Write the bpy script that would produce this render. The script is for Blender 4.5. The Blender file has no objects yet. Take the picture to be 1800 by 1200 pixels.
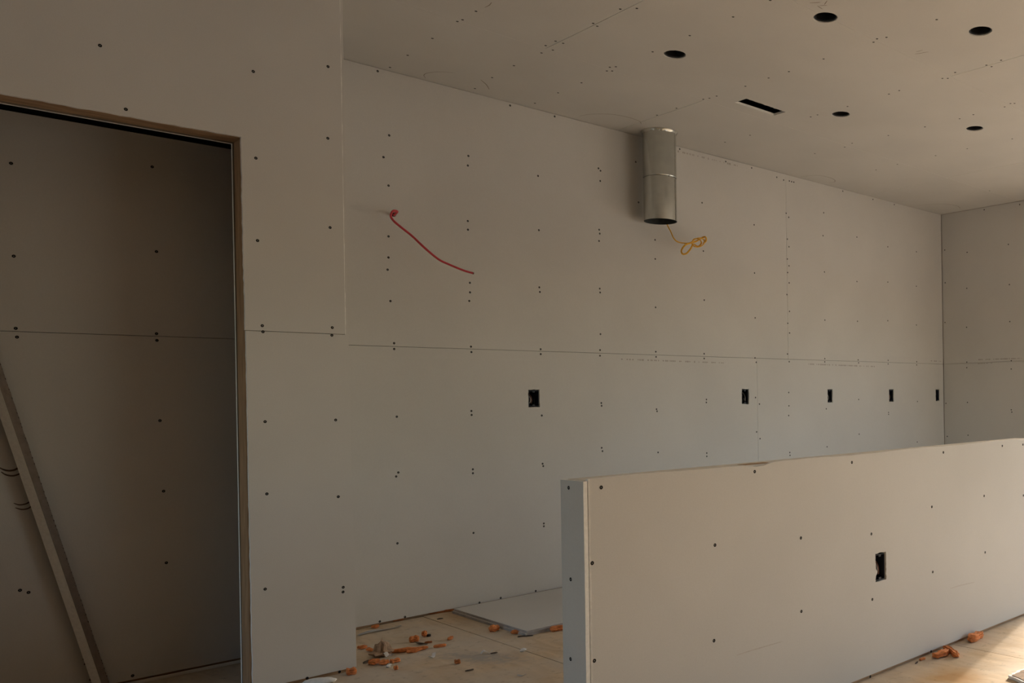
import bpy, bmesh, math, random
from mathutils import Vector, Matrix

random.seed(7)
scene = bpy.context.scene
COL = scene.collection

# ------------------------------------------------------------------ dimensions (metres)
D, D1, L, DH, X0H, ZH, DE, H = 4.544, 3.854, 6.799, 2.134, 1.398, 0.868, 4.374, 2.747
J = 1.3735                      # height of the board joint (54 inch boards)
XMIN, YMIN = -3.0, -1.2         # the rest of the room behind the camera
TH = 0.0127                     # half inch board
WIN_A = (0.25, 2.90, 0.02, 2.14)      # opening in the right wall: y0, y1, z0, z1
WIN_B = (1.9, 3.5, 0.50, 2.05)       # unseen opening in the far left wall, placed to light the half wall's end
WIN_C = (3.6, 6.3, 0.10, 2.10)        # unseen opening in the front wall, placed to brighten the half wall: x0, x1, z0, z1

# ------------------------------------------------------------------ camera
def setup_camera():
    f, yaw, pitch, roll = 1551.17, 0.86197, -0.00301, -0.01469
    cx, cy, h = 1472.45, 700.84, 1.0929
    cyw, syw, cp, sp = math.cos(yaw), math.sin(yaw), math.cos(pitch), math.sin(pitch)
    fw = Vector((syw*cp, cyw*cp, sp)); r0 = Vector((cyw, -syw, 0)); u0 = r0.cross(fw)
    r = r0*math.cos(roll) + u0*math.sin(roll); u = -r0*math.sin(roll) + u0*math.cos(roll)
    cam = bpy.data.cameras.new('camera'); ob = bpy.data.objects.new('camera', cam); COL.objects.link(ob)
    ob.matrix_world = Matrix(((r.x, u.x, -fw.x, 0), (r.y, u.y, -fw.y, 0), (r.z, u.z, -fw.z, h), (0, 0, 0, 1)))
    cam.sensor_fit = 'HORIZONTAL'; cam.sensor_width = 36.0; cam.lens = f/1800*36
    cam.shift_x = (900-cx)/1800; cam.shift_y = (cy-600)/1800
    cam.clip_start = 0.05; cam.clip_end = 200
    scene.camera = ob
setup_camera()

# ------------------------------------------------------------------ sky, sun, window portals, exposure
SUN_AZ = Vector((-0.965, -0.264, 0)).normalized()    # travels this way across the floor
SUN_EL = math.radians(18)
def setup_light():
    w = bpy.data.worlds.new('sky'); scene.world = w; w.use_nodes = True
    nt = w.node_tree; nt.nodes.clear()
    out = nt.nodes.new('ShaderNodeOutputWorld'); bg = nt.nodes.new('ShaderNodeBackground')
    sky = nt.nodes.new('ShaderNodeTexSky'); sky.sky_type = 'NISHITA'
    sky.sun_disc = False; sky.sun_elevation = SUN_EL
    # the sun stands towards +X +Y; rotation is measured from +Y clockwise
    sky.sun_rotation = math.atan2(-SUN_AZ.x, -SUN_AZ.y)
    sky.air_density = 1.0; sky.dust_density = 1.9; sky.ozone_density = 1.0
    bg.inputs['Strength'].default_value = SKY_STRENGTH
    nt.links.new(sky.outputs[0], bg.inputs['Color']); nt.links.new(bg.outputs[0], out.inputs['Surface'])
    sd = bpy.data.lights.new('sun', 'SUN'); sd.energy = SUN_STRENGTH; sd.angle = math.radians(SUN_ANGLE); sd.color = (1.0, 0.87, 0.72)
    so = bpy.data.objects.new('sun', sd); COL.objects.link(so)
    d = Vector((SUN_AZ.x*math.cos(SUN_EL), SUN_AZ.y*math.cos(SUN_EL), -math.sin(SUN_EL)))
    so.rotation_euler = d.to_track_quat('-Z', 'Y').to_euler(); so.location = (12, 8, 8)
    def portal(name, loc, look, sx, sy):
        a = bpy.data.lights.new(name, 'AREA'); a.shape = 'RECTANGLE'; a.size = sx; a.size_y = sy
        a.cycles.is_portal = True
        o = bpy.data.objects.new(name, a); COL.objects.link(o); o.location = loc
        o.rotation_euler = Vector(look).to_track_quat('-Z', 'Z' if abs(look[2]) < .5 else 'Y').to_euler()
    y0, y1, z0, z1 = WIN_A; portal('portal_right', (L+0.05, (y0+y1)/2, (z0+z1)/2), (-1, 0, 0), y1-y0, z1-z0)
    y0, y1, z0, z1 = WIN_B; portal('portal_left', (XMIN-0.05, (y0+y1)/2, (z0+z1)/2), (1, 0, 0), y1-y0, z1-z0)
    x0, x1, z0, z1 = WIN_C; portal('portal_front', ((x0+x1)/2, YMIN-0.05, (z0+z1)/2), (0, 1, 0), x1-x0, z1-z0)
    scene.view_settings.view_transform = 'Standard'; scene.view_settings.look = 'None'
    scene.view_settings.gamma = 1.0; scene.view_settings.use_curve_mapping = False
    scene.view_settings.exposure = EXPOSURE
SKY_STRENGTH, SUN_STRENGTH, SUN_ANGLE, EXPOSURE = 0.82, 9.7, 5.0, -0.05
setup_light()

SCREWS = {'left':[(0.661,2.324),(1.114,2.358),(1.376,2.448),(0.728,2.123),(1.371,2.159),(1.118,2.03),(1.119,1.717),(1.374,1.801),(1.13,1.394),(1.132,1.371),(1.376,1.399),(1.374,1.368),(1.134,1.028),(1.383,1.027),(1.136,0.752),(1.388,0.717),(1.125,0.39),(1.401,0.349),(1.4,0.33),(1.264,0.015),(1.382,0.011)],'closet':[(0.491,1.986),(0.907,2.051),(0.494,1.648),(0.916,1.713),(0.496,1.385),(0.499,1.353),(0.912,1.384),(0.913,1.357),(0.918,1.035),(0.926,0.751),(0.931,0.462),(0.518,0.416),(0.495,0.428),(0.817,0.035)],'back':[(1.848,2.73),(1.898,2.424),(1.869,2.31),(1.891,2.173),(2.305,2.402),(2.301,2.35),(2.549,2.729),(2.825,2.732),(2.713,2.369),(3.116,2.487),(3.13,2.475),(3.127,2.413),(3.39,2.578),(1.887,1.92),(2.296,2.054),(2.296,2.008),(2.713,2.061),(3.114,2.117),(3.118,2.094),(3.112,2.049),(3.531,2.108),(3.407,2.328),(1.885,1.815),(1.88,1.754),(1.891,1.599),(2.302,1.726),(2.302,1.675),(2.297,1.629),(2.71,1.736),(2.713,1.71),(3.112,1.762),(3.114,1.739),(3.527,1.677),(3.53,1.986),(3.112,1.488),(1.906,1.39),(1.906,1.361),(2.303,1.386),(2.305,1.357),(2.713,1.385),(2.713,1.357),(3.108,1.392),(3.107,1.358),(3.524,1.394),(3.526,1.361),(1.913,1.023),(2.299,1.043),(2.3,1.022),(2.713,1.008),(3.11,1.073),(3.112,1.056),(3.522,1.027),(3.526,1.014),(3.108,0.803),(3.113,0.783),(3.529,0.751),(2.302,0.732),(2.713,0.734),(2.717,0.72),(1.905,0.725),(1.916,0.744),(2.302,0.711),(1.906,0.391),(2.3,0.393),(2.715,0.394),(2.715,0.378),(1.816,0.019),(1.937,0.017),(2.327,0.016),(2.448,0.019),(2.658,0.02),(3.933,2.083),(4.408,1.981),(3.934,1.753),(4.407,1.661),(3.927,1.392),(3.927,1.36),(4.401,1.375),(4.412,1.344),(4.735,1.412),(4.753,1.355),(4.751,2.266),(4.768,2.211),(4.748,2.118),(4.765,2.069),(4.749,2.017),(4.764,1.942),(4.738,1.853),(4.763,1.73),(4.743,1.64),(4.761,1.569),(5.153,2.343),(5.569,2.385),(5.983,2.355),(6.4,2.361),(5.163,2.062),(5.561,2.023),(5.976,2.055),(6.392,2.055),(5.16,1.687),(5.561,1.7),(5.968,1.727),(6.384,1.712),(5.154,1.387),(5.153,1.362),(5.564,1.386),(5.569,1.362),(5.966,1.391),(5.965,1.36),(6.382,1.388),(6.381,1.359),(3.94,1.084),(3.939,1.064),(4.399,1.092),(4.437,1.045),(4.742,1.126),(4.742,1.027),(4.738,0.955),(4.405,0.847),(4.438,0.797),(3.936,0.723),(3.936,0.701),(4.744,0.68),(4.746,0.659),(5.562,1.064),(5.561,0.782),(5.161,0.996),(5.164,0.7),(5.959,0.949),(5.96,0.933),(6.382,1.036),(6.37,0.679),(3.743,2.73),(4.148,2.726),(4.395,2.728),(4.649,2.707),(4.721,2.699),(4.782,2.703),(4.807,2.702),(4.831,2.703),(3.928,2.407),(4.411,2.325),(4.743,2.457),(4.77,2.431),(5.165,2.523),(5.4,2.73),(5.788,2.726),(6.083,2.729)],'end':[(4.51,2.418),(4.271,2.369),(3.851,2.389),(4.511,2.118),(4.28,2.047),(3.847,2.04),(4.519,1.755),(4.288,1.697),(3.848,1.719),(4.291,1.383),(4.292,1.333),(3.84,1.379),(3.841,1.307),(4.521,1.013),(4.29,1.02),(3.846,0.953),(3.841,0.933),(4.512,0.71),(4.289,0.725),(4.088,2.725),(3.736,2.717)],'ceil':[(1.862,3.585),(1.859,3.744),(1.865,3.709),(1.867,3.998),(1.878,4.278),(1.887,4.496),(2.286,4.033),(2.294,4.262),(2.313,4.478),(2.291,3.79),(2.257,3.697),(2.31,3.722),(2.26,3.618),(2.297,3.614),(2.265,3.326),(2.294,3.338),(2.26,3.12),(2.303,3.063),(2.639,3.393),(2.636,3.117),(2.638,3.762),(2.618,3.708),(2.657,3.744),(2.633,3.679),(2.645,3.997),(2.645,4.218),(2.65,4.459),(3.241,4.135),(3.239,3.955),(2.63,2.593),(2.635,2.826),(3.26,2.854),(3.266,3.095),(3.259,3.234),(3.262,3.411),(3.26,3.637),(3.246,3.732),(3.256,3.692),(3.267,2.548),(3.248,2.512),(3.262,2.468),(3.259,2.187),(3.875,2.85),(3.881,2.925),(3.884,3.224),(3.879,3.45),(3.879,3.504),(3.887,4.029),(3.881,4.256),(4.504,3.768),(4.468,3.674),(3.883,2.575),(3.903,2.555),(3.855,2.478),(3.878,2.307),(3.913,2.298),(3.871,2.219),(4.513,2.568),(4.485,2.514),(4.498,2.495),(4.508,2.775),(4.518,2.877),(4.506,3.122),(4.494,3.396),(5.109,2.855),(5.096,3.445),(5.101,3.192),(6.285,3.726),(5.099,3.776),(5.114,3.982),(4.481,4.015)],'half':[(2.057,0.845),(2.566,0.842),(3.184,0.844),(3.683,0.846),(3.882,0.842),(1.877,0.624),(2.278,0.594),(2.678,0.557),(3.091,0.619),(3.513,0.625),(3.88,0.592),(2.275,0.335),(2.678,0.303),(3.091,0.343),(3.515,0.365),(1.867,0.321),(2.658,0.008),(3.07,0.011),(3.435,0.014),(1.456,0.845),(1.423,0.636),(1.425,0.362)],'halfend':[(2.207,0.845),(2.204,0.586),(2.211,0.359)]}
MARKS = [('ceil',0.006,[(2.27,4.3329),(2.302,4.359),(2.3325,4.3876),(2.3701,4.4351)]),('ceil',0.006,[(2.9437,4.4773),(2.9641,4.4101),(3.014,4.342),(3.0821,4.2999),(3.1652,4.288),(3.2407,4.3018),(3.281,4.3391)]),('ceil',0.005,[(2.0692,4.513),(2.0456,4.4798),(2.0449,4.4343),(2.0818,4.3718),(2.1369,4.3355)]),('ceil',0.006,[(4.8726,4.5086),(4.9274,4.4027),(5.0252,4.3753),(5.1273,4.3955),(5.1786,4.4455),(5.1585,4.4923)]),('ceil',0.006,[(6.3188,4.4728),(6.3949,4.2979),(6.5582,4.2291),(6.6869,4.2648)]),('ceil',0.006,[(3.5145,2.4883),(3.5362,2.4232)]),('ceil',0.005,[(3.4951,2.4677),(3.5002,2.4313)]),('ceil',0.006,[(2.7582,2.4887),(2.7756,2.4657),(2.7849,2.4516)]),('ceil',0.005,[(2.8009,2.482),(2.8197,2.4859),(2.8402,2.4879)]),('ceil',0.005,[(2.8058,2.4767),(2.8245,2.4483)]),('ceil',0.005,[(2.8123,2.4535),(2.7923,2.4199)]),('ceil',0.005,[(1.8684,3.5232),(1.8704,3.489),(1.8635,3.4572)]),('closet',0.007,[(0.4416,0.8833),(0.4564,0.872),(0.4714,0.8667),(0.4882,0.8696),(0.4991,0.8813),(0.5008,0.8958)]),('closet',0.006,[(0.4503,0.8642),(0.4622,0.853),(0.4803,0.8474),(0.4972,0.8524),(0.5065,0.8621)]),('closet',0.005,[(0.4821,0.7478),(0.4973,0.74),(0.5158,0.7423),(0.5268,0.7516),(0.5301,0.766)]),('closet',0.005,[(0.4864,0.7307),(0.5032,0.7227),(0.5218,0.7249),(0.5344,0.7383)]),('closet',0.01,[(0.6684,0.1334),(0.6786,0.1462),(0.6839,0.1667)]),('closet',0.009,[(0.6714,0.1131),(0.6833,0.1277),(0.6886,0.1482)]),('closet',0.012,[(0.6873,0.0484),(0.6977,0.0675),(0.7014,0.0972)]),('half',0.004,[(1.9633,0.2527),(2.0536,0.2527),(2.1761,0.2504)]),('half',0.004,[(3.2206,0.2502),(3.3114,0.2495),(3.4199,0.2437)])]
PRINTS = [('back',(3.2587,1.3406),(4.1,1.3339),0.011),('back',(4.9626,1.3418),(5.7975,1.3356),0.012),('back',(6.5969,1.4008),(6.7892,1.3975),0.012),('back',(3.7247,2.713),(4.2882,2.7183),0.014),('end',(4.1682,1.4001),(3.7154,1.3951),0.012),('end',(4.1747,1.3648),(4.0063,1.3639),0.008)]
BOXES = [('back',(2.6347,1.1509),(2.6983,1.0602)),('back',(4.2697,1.1494),(4.3319,1.0505)),('back',(5.1817,1.1436),(5.2351,1.0473)),('back',(5.9751,1.1414),(6.0329,1.043)),('back',(6.6719,1.1386),(6.7272,1.0401)),('half',(2.7036,0.4718),(2.7648,0.3683))]
DEBRIS = {'foam':[((1.574,4.183),(1.608,4.16),0.0127),((1.597,4.124),(1.597,4.012),0.0125),((1.633,3.994),(1.776,3.935),0.0125),((1.679,3.933),(1.749,3.935),0.01),((1.506,3.892),(1.551,3.885),0.0191),((1.531,3.847),(1.571,3.846),0.0166),((1.574,3.842),(1.614,3.843),0.0144),((1.544,3.737),(1.561,3.734),0.0116),((1.768,4.109),(1.81,4.1),0.0208),((1.847,4.161),(1.869,4.149),0.0186),((1.795,3.926),(1.847,3.917),0.0102),((1.803,4.033),(1.834,4.023),0.0065),((1.893,3.992),(1.927,4.025),0.0105),((2.085,3.982),(2.134,3.984),0.0216),((2.128,3.867),(2.179,3.825),0.0134),((2.18,3.832),(2.252,3.804),0.0108),((2.265,3.746),(2.334,3.74),0.0189),((1.393,3.842),(1.432,3.833),0.0184),((1.762,4.513),(1.797,4.502),0.0111),((1.882,4.559),(1.973,4.561),0.0086),((2.035,4.566),(2.181,4.531),0.0103),((1.74,3.617),(1.762,3.613),0.0143),((3.018,2.098),(3.12,2.098),0.0215),((3.161,2.128),(3.083,2.014),0.0168),((3.305,2.113),(3.423,2.11),0.0228),((2.964,2.116),(2.989,2.123),0.007)],'white':[((1.671,4.423),(1.868,4.435),0.0136),((1.876,3.659),(1.925,3.65),0.0086),((1.997,3.55),(2.031,3.562),0.0124),((1.581,3.938),(1.601,3.873),0.0121),((1.537,3.79),(1.564,3.805),0.0118),((1.707,3.762),(1.746,3.82),0.0098),((2.268,3.775),(2.378,3.82),0.0109),((1.817,3.251),(1.85,3.244),0.0068)],'dark':[((2.12,3.791),(2.18,3.752),0.0079),((1.718,3.484),(1.752,3.476),0.0081),((2.042,4.424),(2.072,4.421),0.0072),((1.499,3.927),(1.548,3.954),0.012),((1.777,4.067),(1.804,4.002),0.0103),((1.906,3.633),(1.937,3.628),0.0074),((2.915,2.104),(2.945,2.115),0.0058)]}
MISC = {'slab':[(2.154,4.463,0.025),(2.149,3.766,0.025),(2.348,3.786,0.025)],'black':(1.873,4.144),'wad':[(1.582,3.963),(1.609,3.902)],'chunk':[(1.261,3.816),(1.316,3.768)],'torn':[(2.984,1.711),(3.019,1.711),(3.06,1.692)],'strip':[[0.722,4.332,0.0],[0.364,4.33,1.509]],'strip_mid':[[0.533,4.1,0.729],[0.546,4.2,0.721],[0.559,4.3,0.712]],'red':[[1.927,4.564,2.037],[1.904,4.514,2.026],[1.905,4.484,2.036],[1.879,4.469,2.033],[1.866,4.464,2.008],[1.875,4.454,1.983],[1.908,4.444,1.953],[1.949,4.424,1.915],[1.997,4.404,1.863],[2.063,4.394,1.81],[2.118,4.389,1.787],[2.189,4.384,1.764],[2.235,4.379,1.754]],'yellow':[[3.593,4.524,2.265],[3.591,4.494,2.205],[3.594,4.464,2.158],[3.6,4.444,2.116],[3.623,4.434,2.094],[3.681,4.442,2.093],[3.703,4.406,2.093],[3.756,4.418,2.125],[3.81,4.43,2.141],[3.854,4.442,2.133],[3.812,4.406,2.094],[3.774,4.418,2.076],[3.742,4.43,2.088],[3.762,4.442,2.126],[3.779,4.406,2.127],[3.808,4.418,2.106],[3.789,4.43,2.083],[3.761,4.442,2.096],[3.707,4.406,2.056],[3.683,4.418,2.025],[3.66,4.43,2.02],[3.661,4.442,2.044],[3.66,4.406,2.072],[3.717,4.418,2.095],[3.776,4.43,2.115],[3.83,4.442,2.145],[3.833,4.406,2.147],[3.848,4.418,2.126],[3.833,4.43,2.107]]}


# ------------------------------------------------------------------ materials
def new_mat(name):
    m = bpy.data.materials.new(name); m.use_nodes = True
    nt = m.node_tree; b = nt.nodes['Principled BSDF']
    return m, nt, b
def plain(name, col, rough=0.8, metal=0.0, var=0.12, scale=30.0, bump=0.0, spec=0.3):
    m, nt, b = new_mat(name)
    tc = nt.nodes.new('ShaderNodeTexCoord'); n = nt.nodes.new('ShaderNodeTexNoise')
    n.inputs['Scale'].default_value = scale; n.inputs['Detail'].default_value = 5
    nt.links.new(tc.outputs['Object'], n.inputs['Vector'])
    r = nt.nodes.new('ShaderNodeValToRGB')
    r.color_ramp.elements[0].position = .3; r.color_ramp.elements[1].position = .7
    r.color_ramp.elements[0].color = (*[c*(1-var) for c in col], 1)
    r.color_ramp.elements[1].color = (*[min(1, c*(1+var)) for c in col], 1)
    nt.links.new(n.outputs['Fac'], r.inputs['Fac']); nt.links.new(r.outputs['Color'], b.inputs['Base Color'])
    b.inputs['Roughness'].default_value = rough; b.inputs['Metallic'].default_value = metal
    b.inputs['Specular IOR Level'].default_value = spec
    if bump:
        bp = nt.nodes.new('ShaderNodeBump'); bp.inputs['Strength'].default_value = bump; bp.inputs['Distance'].default_value = .002
        nt.links.new(n.outputs['Fac'], bp.inputs['Height']); nt.links.new(bp.outputs['Normal'], b.inputs['Normal'])
    return m
def paper_mat(name, col):
    m, nt, b = new_mat(name)
    tc = nt.nodes.new('ShaderNodeTexCoord')
    a = nt.nodes.new('ShaderNodeTexNoise'); a.inputs['Scale'].default_value = 1.7; a.inputs['Detail'].default_value = 4
    c = nt.nodes.new('ShaderNodeTexNoise'); c.inputs['Scale'].default_value = 260; c.inputs['Detail'].default_value = 3
    nt.links.new(tc.outputs['Object'], a.inputs['Vector']); nt.links.new(tc.outputs['Object'], c.inputs['Vector'])
    r1 = nt.nodes.new('ShaderNodeValToRGB'); r1.color_ramp.elements[0].position = .35; r1.color_ramp.elements[1].position = .65
    r1.color_ramp.elements[0].color = (*[v*.965 for v in col], 1); r1.color_ramp.elements[1].color = (*[v*1.03 for v in col], 1)
    nt.links.new(a.outputs['Fac'], r1.inputs['Fac'])
    r2 = nt.nodes.new('ShaderNodeValToRGB'); r2.color_ramp.elements[0].position = .3; r2.color_ramp.elements[1].position = .7
    r2.color_ramp.elements[0].color = (.95, .95, .95, 1); r2.color_ramp.elements[1].color = (1, 1, 1, 1)
    nt.links.new(c.outputs['Fac'], r2.inputs['Fac'])
    mx = nt.nodes.new('ShaderNodeMix'); mx.data_type = 'RGBA'; mx.blend_type = 'MULTIPLY'; mx.inputs[0].default_value = 1
    nt.links.new(r1.outputs['Color'], mx.inputs[6]); nt.links.new(r2.outputs['Color'], mx.inputs[7])
    nt.links.new(mx.outputs[2], b.inputs['Base Color'])
    b.inputs['Roughness'].default_value = .88; b.inputs['Specular IOR Level'].default_value = .25
    bp = nt.nodes.new('ShaderNodeBump'); bp.inputs['Strength'].default_value = .05; bp.inputs['Distance'].default_value = .001
    nt.links.new(c.outputs['Fac'], bp.inputs['Height']); nt.links.new(bp.outputs['Normal'], b.inputs['Normal'])
    return m
def wood_mat(name, c0, c1, axis='Z', scale=6.0, rough=.75):
    m, nt, b = new_mat(name)
    tc = nt.nodes.new('ShaderNodeTexCoord'); mp = nt.nodes.new('ShaderNodeMapping')
    s = {'X': (.12, 1, 1), 'Y': (1, .12, 1), 'Z': (1, 1, .12)}[axis]
    mp.inputs['Scale'].default_value = [v*scale*4 for v in s]
    n = nt.nodes.new('ShaderNodeTexNoise'); n.inputs['Scale'].default_value = 2.2; n.inputs['Detail'].default_value = 6; n.inputs['Distortion'].default_value = .6
    nt.links.new(tc.outputs['Object'], mp.inputs['Vector']); nt.links.new(mp.outputs[0], n.inputs['Vector'])
    r = nt.nodes.new('ShaderNodeValToRGB'); r.color_ramp.elements[0].position = .32; r.color_ramp.elements[1].position = .68
    r.color_ramp.elements[0].color = (*c0, 1); r.color_ramp.elements[1].color = (*c1, 1)
    nt.links.new(n.outputs['Fac'], r.inputs['Fac']); nt.links.new(r.outputs['Color'], b.inputs['Base Color'])
    b.inputs['Roughness'].default_value = rough; b.inputs['Specular IOR Level'].default_value = .3
    bp = nt.nodes.new('ShaderNodeBump'); bp.inputs['Strength'].default_value = .25; bp.inputs['Distance'].default_value = .002
    nt.links.new(n.outputs['Fac'], bp.inputs['Height']); nt.links.new(bp.outputs['Normal'], b.inputs['Normal'])
    return m
def floor_mat():
    m, nt, b = new_mat('plywood_subfloor')
    N = nt.nodes.new; K = nt.links.new
    tc = N('ShaderNodeTexCoord'); mp = N('ShaderNodeMapping'); mp.inputs['Scale'].default_value = (7, 1.6, 1)
    K(tc.outputs['Object'], mp.inputs['Vector'])
    g = N('ShaderNodeTexNoise'); g.inputs['Scale'].default_value = 2.4; g.inputs['Detail'].default_value = 7; g.inputs['Distortion'].default_value = .8
    K(mp.outputs[0], g.inputs['Vector'])
    r = N('ShaderNodeValToRGB'); r.color_ramp.elements[0].position = .3; r.color_ramp.elements[1].position = .72
    r.color_ramp.elements[0].color = (.50, .36, .225, 1); r.color_ramp.elements[1].color = (.70, .54, .36, 1)
    K(g.outputs['Fac'], r.inputs['Fac'])
    # plaster dust trodden over the boards
    d = N('ShaderNodeTexNoise'); d.inputs['Scale'].default_value = 1.9; d.inputs['Detail'].default_value = 9; d.inputs['Roughness'].default_value = .62
    K(tc.outputs['Object'], d.inputs['Vector'])
    dr = N('ShaderNodeValToRGB'); dr.color_ramp.elements[0].position = .36; dr.color_ramp.elements[1].position = .60
    dr.color_ramp.elements[0].color = (0, 0, 0, 1); dr.color_ramp.elements[1].color = (.75, .75, .75, 1)
    K(d.outputs['Fac'], dr.inputs['Fac'])
    m1 = N('ShaderNodeMix'); m1.data_type = 'RGBA'; K(dr.outputs['Color'], m1.inputs[0])
    K(r.outputs['Color'], m1.inputs[6]); m1.inputs[7].default_value = (.60, .54, .46, 1)
    # ground-in dirt specks
    k2 = N('ShaderNodeTexNoise'); k2.inputs['Scale'].default_value = 26; k2.inputs['Detail'].default_value = 6; k2.inputs['Roughness'].default_value = .7; K(tc.outputs['Object'], k2.inputs['Vector'])
    kr = N('ShaderNodeValToRGB'); kr.color_ramp.elements[0].position = .56; kr.color_ramp.elements[1].position = .70
    kr.color_ramp.elements[0].color = (0, 0, 0, 1); kr.color_ramp.elements[1].color = (.55, .55, .55, 1); K(k2.outputs['Fac'], kr.inputs['Fac'])
    m2 = N('ShaderNodeMix'); m2.data_type = 'RGBA'; K(kr.outputs['Color'], m2.inputs[0]); K(m1.outputs[2], m2.inputs[6]); m2.inputs[7].default_value = (.27, .205, .15, 1)
    cur = m2
    # stains with a place and shape of their own: grey boot smear, orange-brown resin stain
    def stain(prev, cx, cy, sx, sy, rot, col, nscale, lo, hi):
        mp2 = N('ShaderNodeMapping'); mp2.vector_type = 'TEXTURE'
        mp2.inputs['Location'].default_value = (cx, cy, 0); mp2.inputs['Rotation'].default_value = (0, 0, rot); mp2.inputs['Scale'].default_value = (sx, sy, 1)
        K(tc.outputs['Object'], mp2.inputs['Vector'])
        ln = N('ShaderNodeVectorMath'); ln.operation = 'LENGTH'; K(mp2.outputs[0], ln.inputs[0])
        inv = N('ShaderNodeMath'); inv.operation = 'SUBTRACT'; inv.use_clamp = True; inv.inputs[0].default_value = 1.0; K(ln.outputs['Value'], inv.inputs[1])
        nz = N('ShaderNodeTexNoise'); nz.inputs['Scale'].default_value = nscale; nz.inputs['Detail'].default_value = 8; K(tc.outputs['Object'], nz.inputs['Vector'])
        mu = N('ShaderNodeMath'); mu.operation = 'MULTIPLY'; K(inv.outputs[0], mu.inputs[0]); K(nz.outputs['Fac'], mu.inputs[1])
        rr = N('ShaderNodeValToRGB'); rr.color_ramp.elements[0].position = lo; rr.color_ramp.elements[1].position = hi
        rr.color_ramp.elements[0].color = (0, 0, 0, 1); rr.color_ramp.elements[1].color = (.8, .8, .8, 1); K(mu.outputs[0], rr.inputs['Fac'])
        mm = N('ShaderNodeMix'); mm.data_type = 'RGBA'; K(rr.outputs['Color'], mm.inputs[0]); K(prev.outputs[2], mm.inputs[6]); mm.inputs[7].default_value = (*col, 1)
        return mm
    cur = stain(cur, 1.86, 3.62, .42, .13, -1.15, (.36, .34, .32), 30, .16, .44)
    cur = stain(cur, 2.85, 1.90, .22, .17, .2, (.50, .27, .09), 5, .08, .40)
    K(cur.outputs[2], b.inputs['Base Color']); b.inputs['Roughness'].default_value = .8; b.inputs['Specular IOR Level'].default_value = .25
    bp = N('ShaderNodeBump'); bp.inputs['Strength'].default_value = .3; bp.inputs['Distance'].default_value = .002
    K(g.outputs['Fac'], bp.inputs['Height']); K(bp.outputs['Normal'], b.inputs['Normal'])
    return m

M = {}
M['paper'] = paper_mat('drywall_face_paper', (.60, .585, .56))
M['gypsum'] = plain('gypsum_core', (.84, .83, .80), .95, var=.06, scale=90, bump=.3)
M['floor'] = floor_mat()
M['lumber'] = wood_mat('framing_lumber', (.30, .185, .105), (.46, .30, .175), 'Z')
M['lumber_x'] = wood_mat('framing_lumber_flat', (.30, .185, .105), (.46, .30, .175), 'X')
M['plate'] = wood_mat('dusty_wall_plate_lumber', (.66, .62, .56), (.76, .72, .66), 'X')
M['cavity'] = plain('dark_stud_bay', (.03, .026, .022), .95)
M['shell'] = plain('outer_sheathing', (.42, .36, .30), .9, var=.08, scale=3)
M['bare'] = plain('bare_wall_sheathing', (.16, .125, .09), .9, var=.15, scale=4)  # dark so that unseen walls and closet sides bounce less light
M['screw'] = plain('black_phosphate_screw', (.010, .009, .009), .9, .0, var=.2, scale=400)
M['pencil'] = plain('pencil_line', (.23, .19, .155), .9, var=.2, scale=200)
M['scuff'] = plain('dark_scuff', (.10, .075, .06), .9, var=.3, scale=120)
M['faint'] = plain('faint_pencil_line', (.51, .475, .44), .9, var=.1, scale=200)
M['ink'] = plain('board_edge_ink', (.36, .325, .30), .9, var=.2, scale=300)
M['galv'] = plain('galvanised_steel', (.62, .63, .60), .27, .97, var=.05, scale=22, spec=.5)
M['duct_in'] = plain('duct_inside_shade', (.045, .05, .05), .7, .3, var=.2, scale=40)  # the shade inside the pipe is put into this dark colour
M['boot'] = plain('dusty_boot_steel', (.16, .155, .15), .7, .3, var=.2, scale=60)
M['galv_dark'] = plain('dull_galvanised_steel', (.10, .105, .11), .6, .7, var=.2, scale=60)
M['can'] = plain('black_lamp_housing', (.022, .022, .024), .55, .4, var=.2, scale=40)
M['boxblue'] = plain('dark_blue_electrical_box', (.016, .020, .030), .5, var=.2, scale=60)
M['copper'] = plain('wire_jacket_white', (.50, .46, .43), .5, var=.1, scale=80)
M['wirered'] = plain('wire_brown_paper', (.26, .13, .09), .6, var=.2, scale=80)
M['red'] = plain('red_cable_jacket', (.50, .045, .060), .45, var=.15, scale=60, spec=.4)
M['yellow'] = plain('yellow_cable_jacket', (.80, .43, .035), .42, var=.12, scale=60, spec=.45)
M['foam'] = plain('orange_expanding_foam', (.64, .225, .075), .85, var=.28, scale=70, bump=.6)
M['foam_dull'] = plain('browned_expanding_foam', (.42, .15, .05), .88, var=.3, scale=70, bump=.6)
M['wpaper'] = plain('white_paper_scrap', (.66, .64, .62), .9, var=.10, scale=60)
M['gpaper'] = plain('grey_paper_strip', (.42, .41, .42), .9, var=.12, scale=60)
M['brown'] = plain('brown_paper_wad', (.24, .165, .11), .9, var=.3, scale=50, bump=.5)
M['wadpaper'] = plain('crumpled_brown_paper', (.36, .25, .175), .9, var=.3, scale=50, bump=.5)
M['darkbit'] = plain('dark_bark_sliver', (.10, .075, .06), .9, var=.3, scale=80)
M['black'] = plain('black_rubber', (.012, .012, .012), .6)
M['edgegrey'] = plain('grey_board_edge_paper', (.36, .335, .33), .9, var=.12, scale=40)
M['stripbrown'] = plain('brownish_strip_face', (.27, .22, .185), .9, var=.12, scale=40)
M['ground'] = plain('bounce_ground', (.62, .55, .43), .95, var=.2, scale=.6)  # pale, so the added outdoor ground throws sunlight up through the openings

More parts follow.
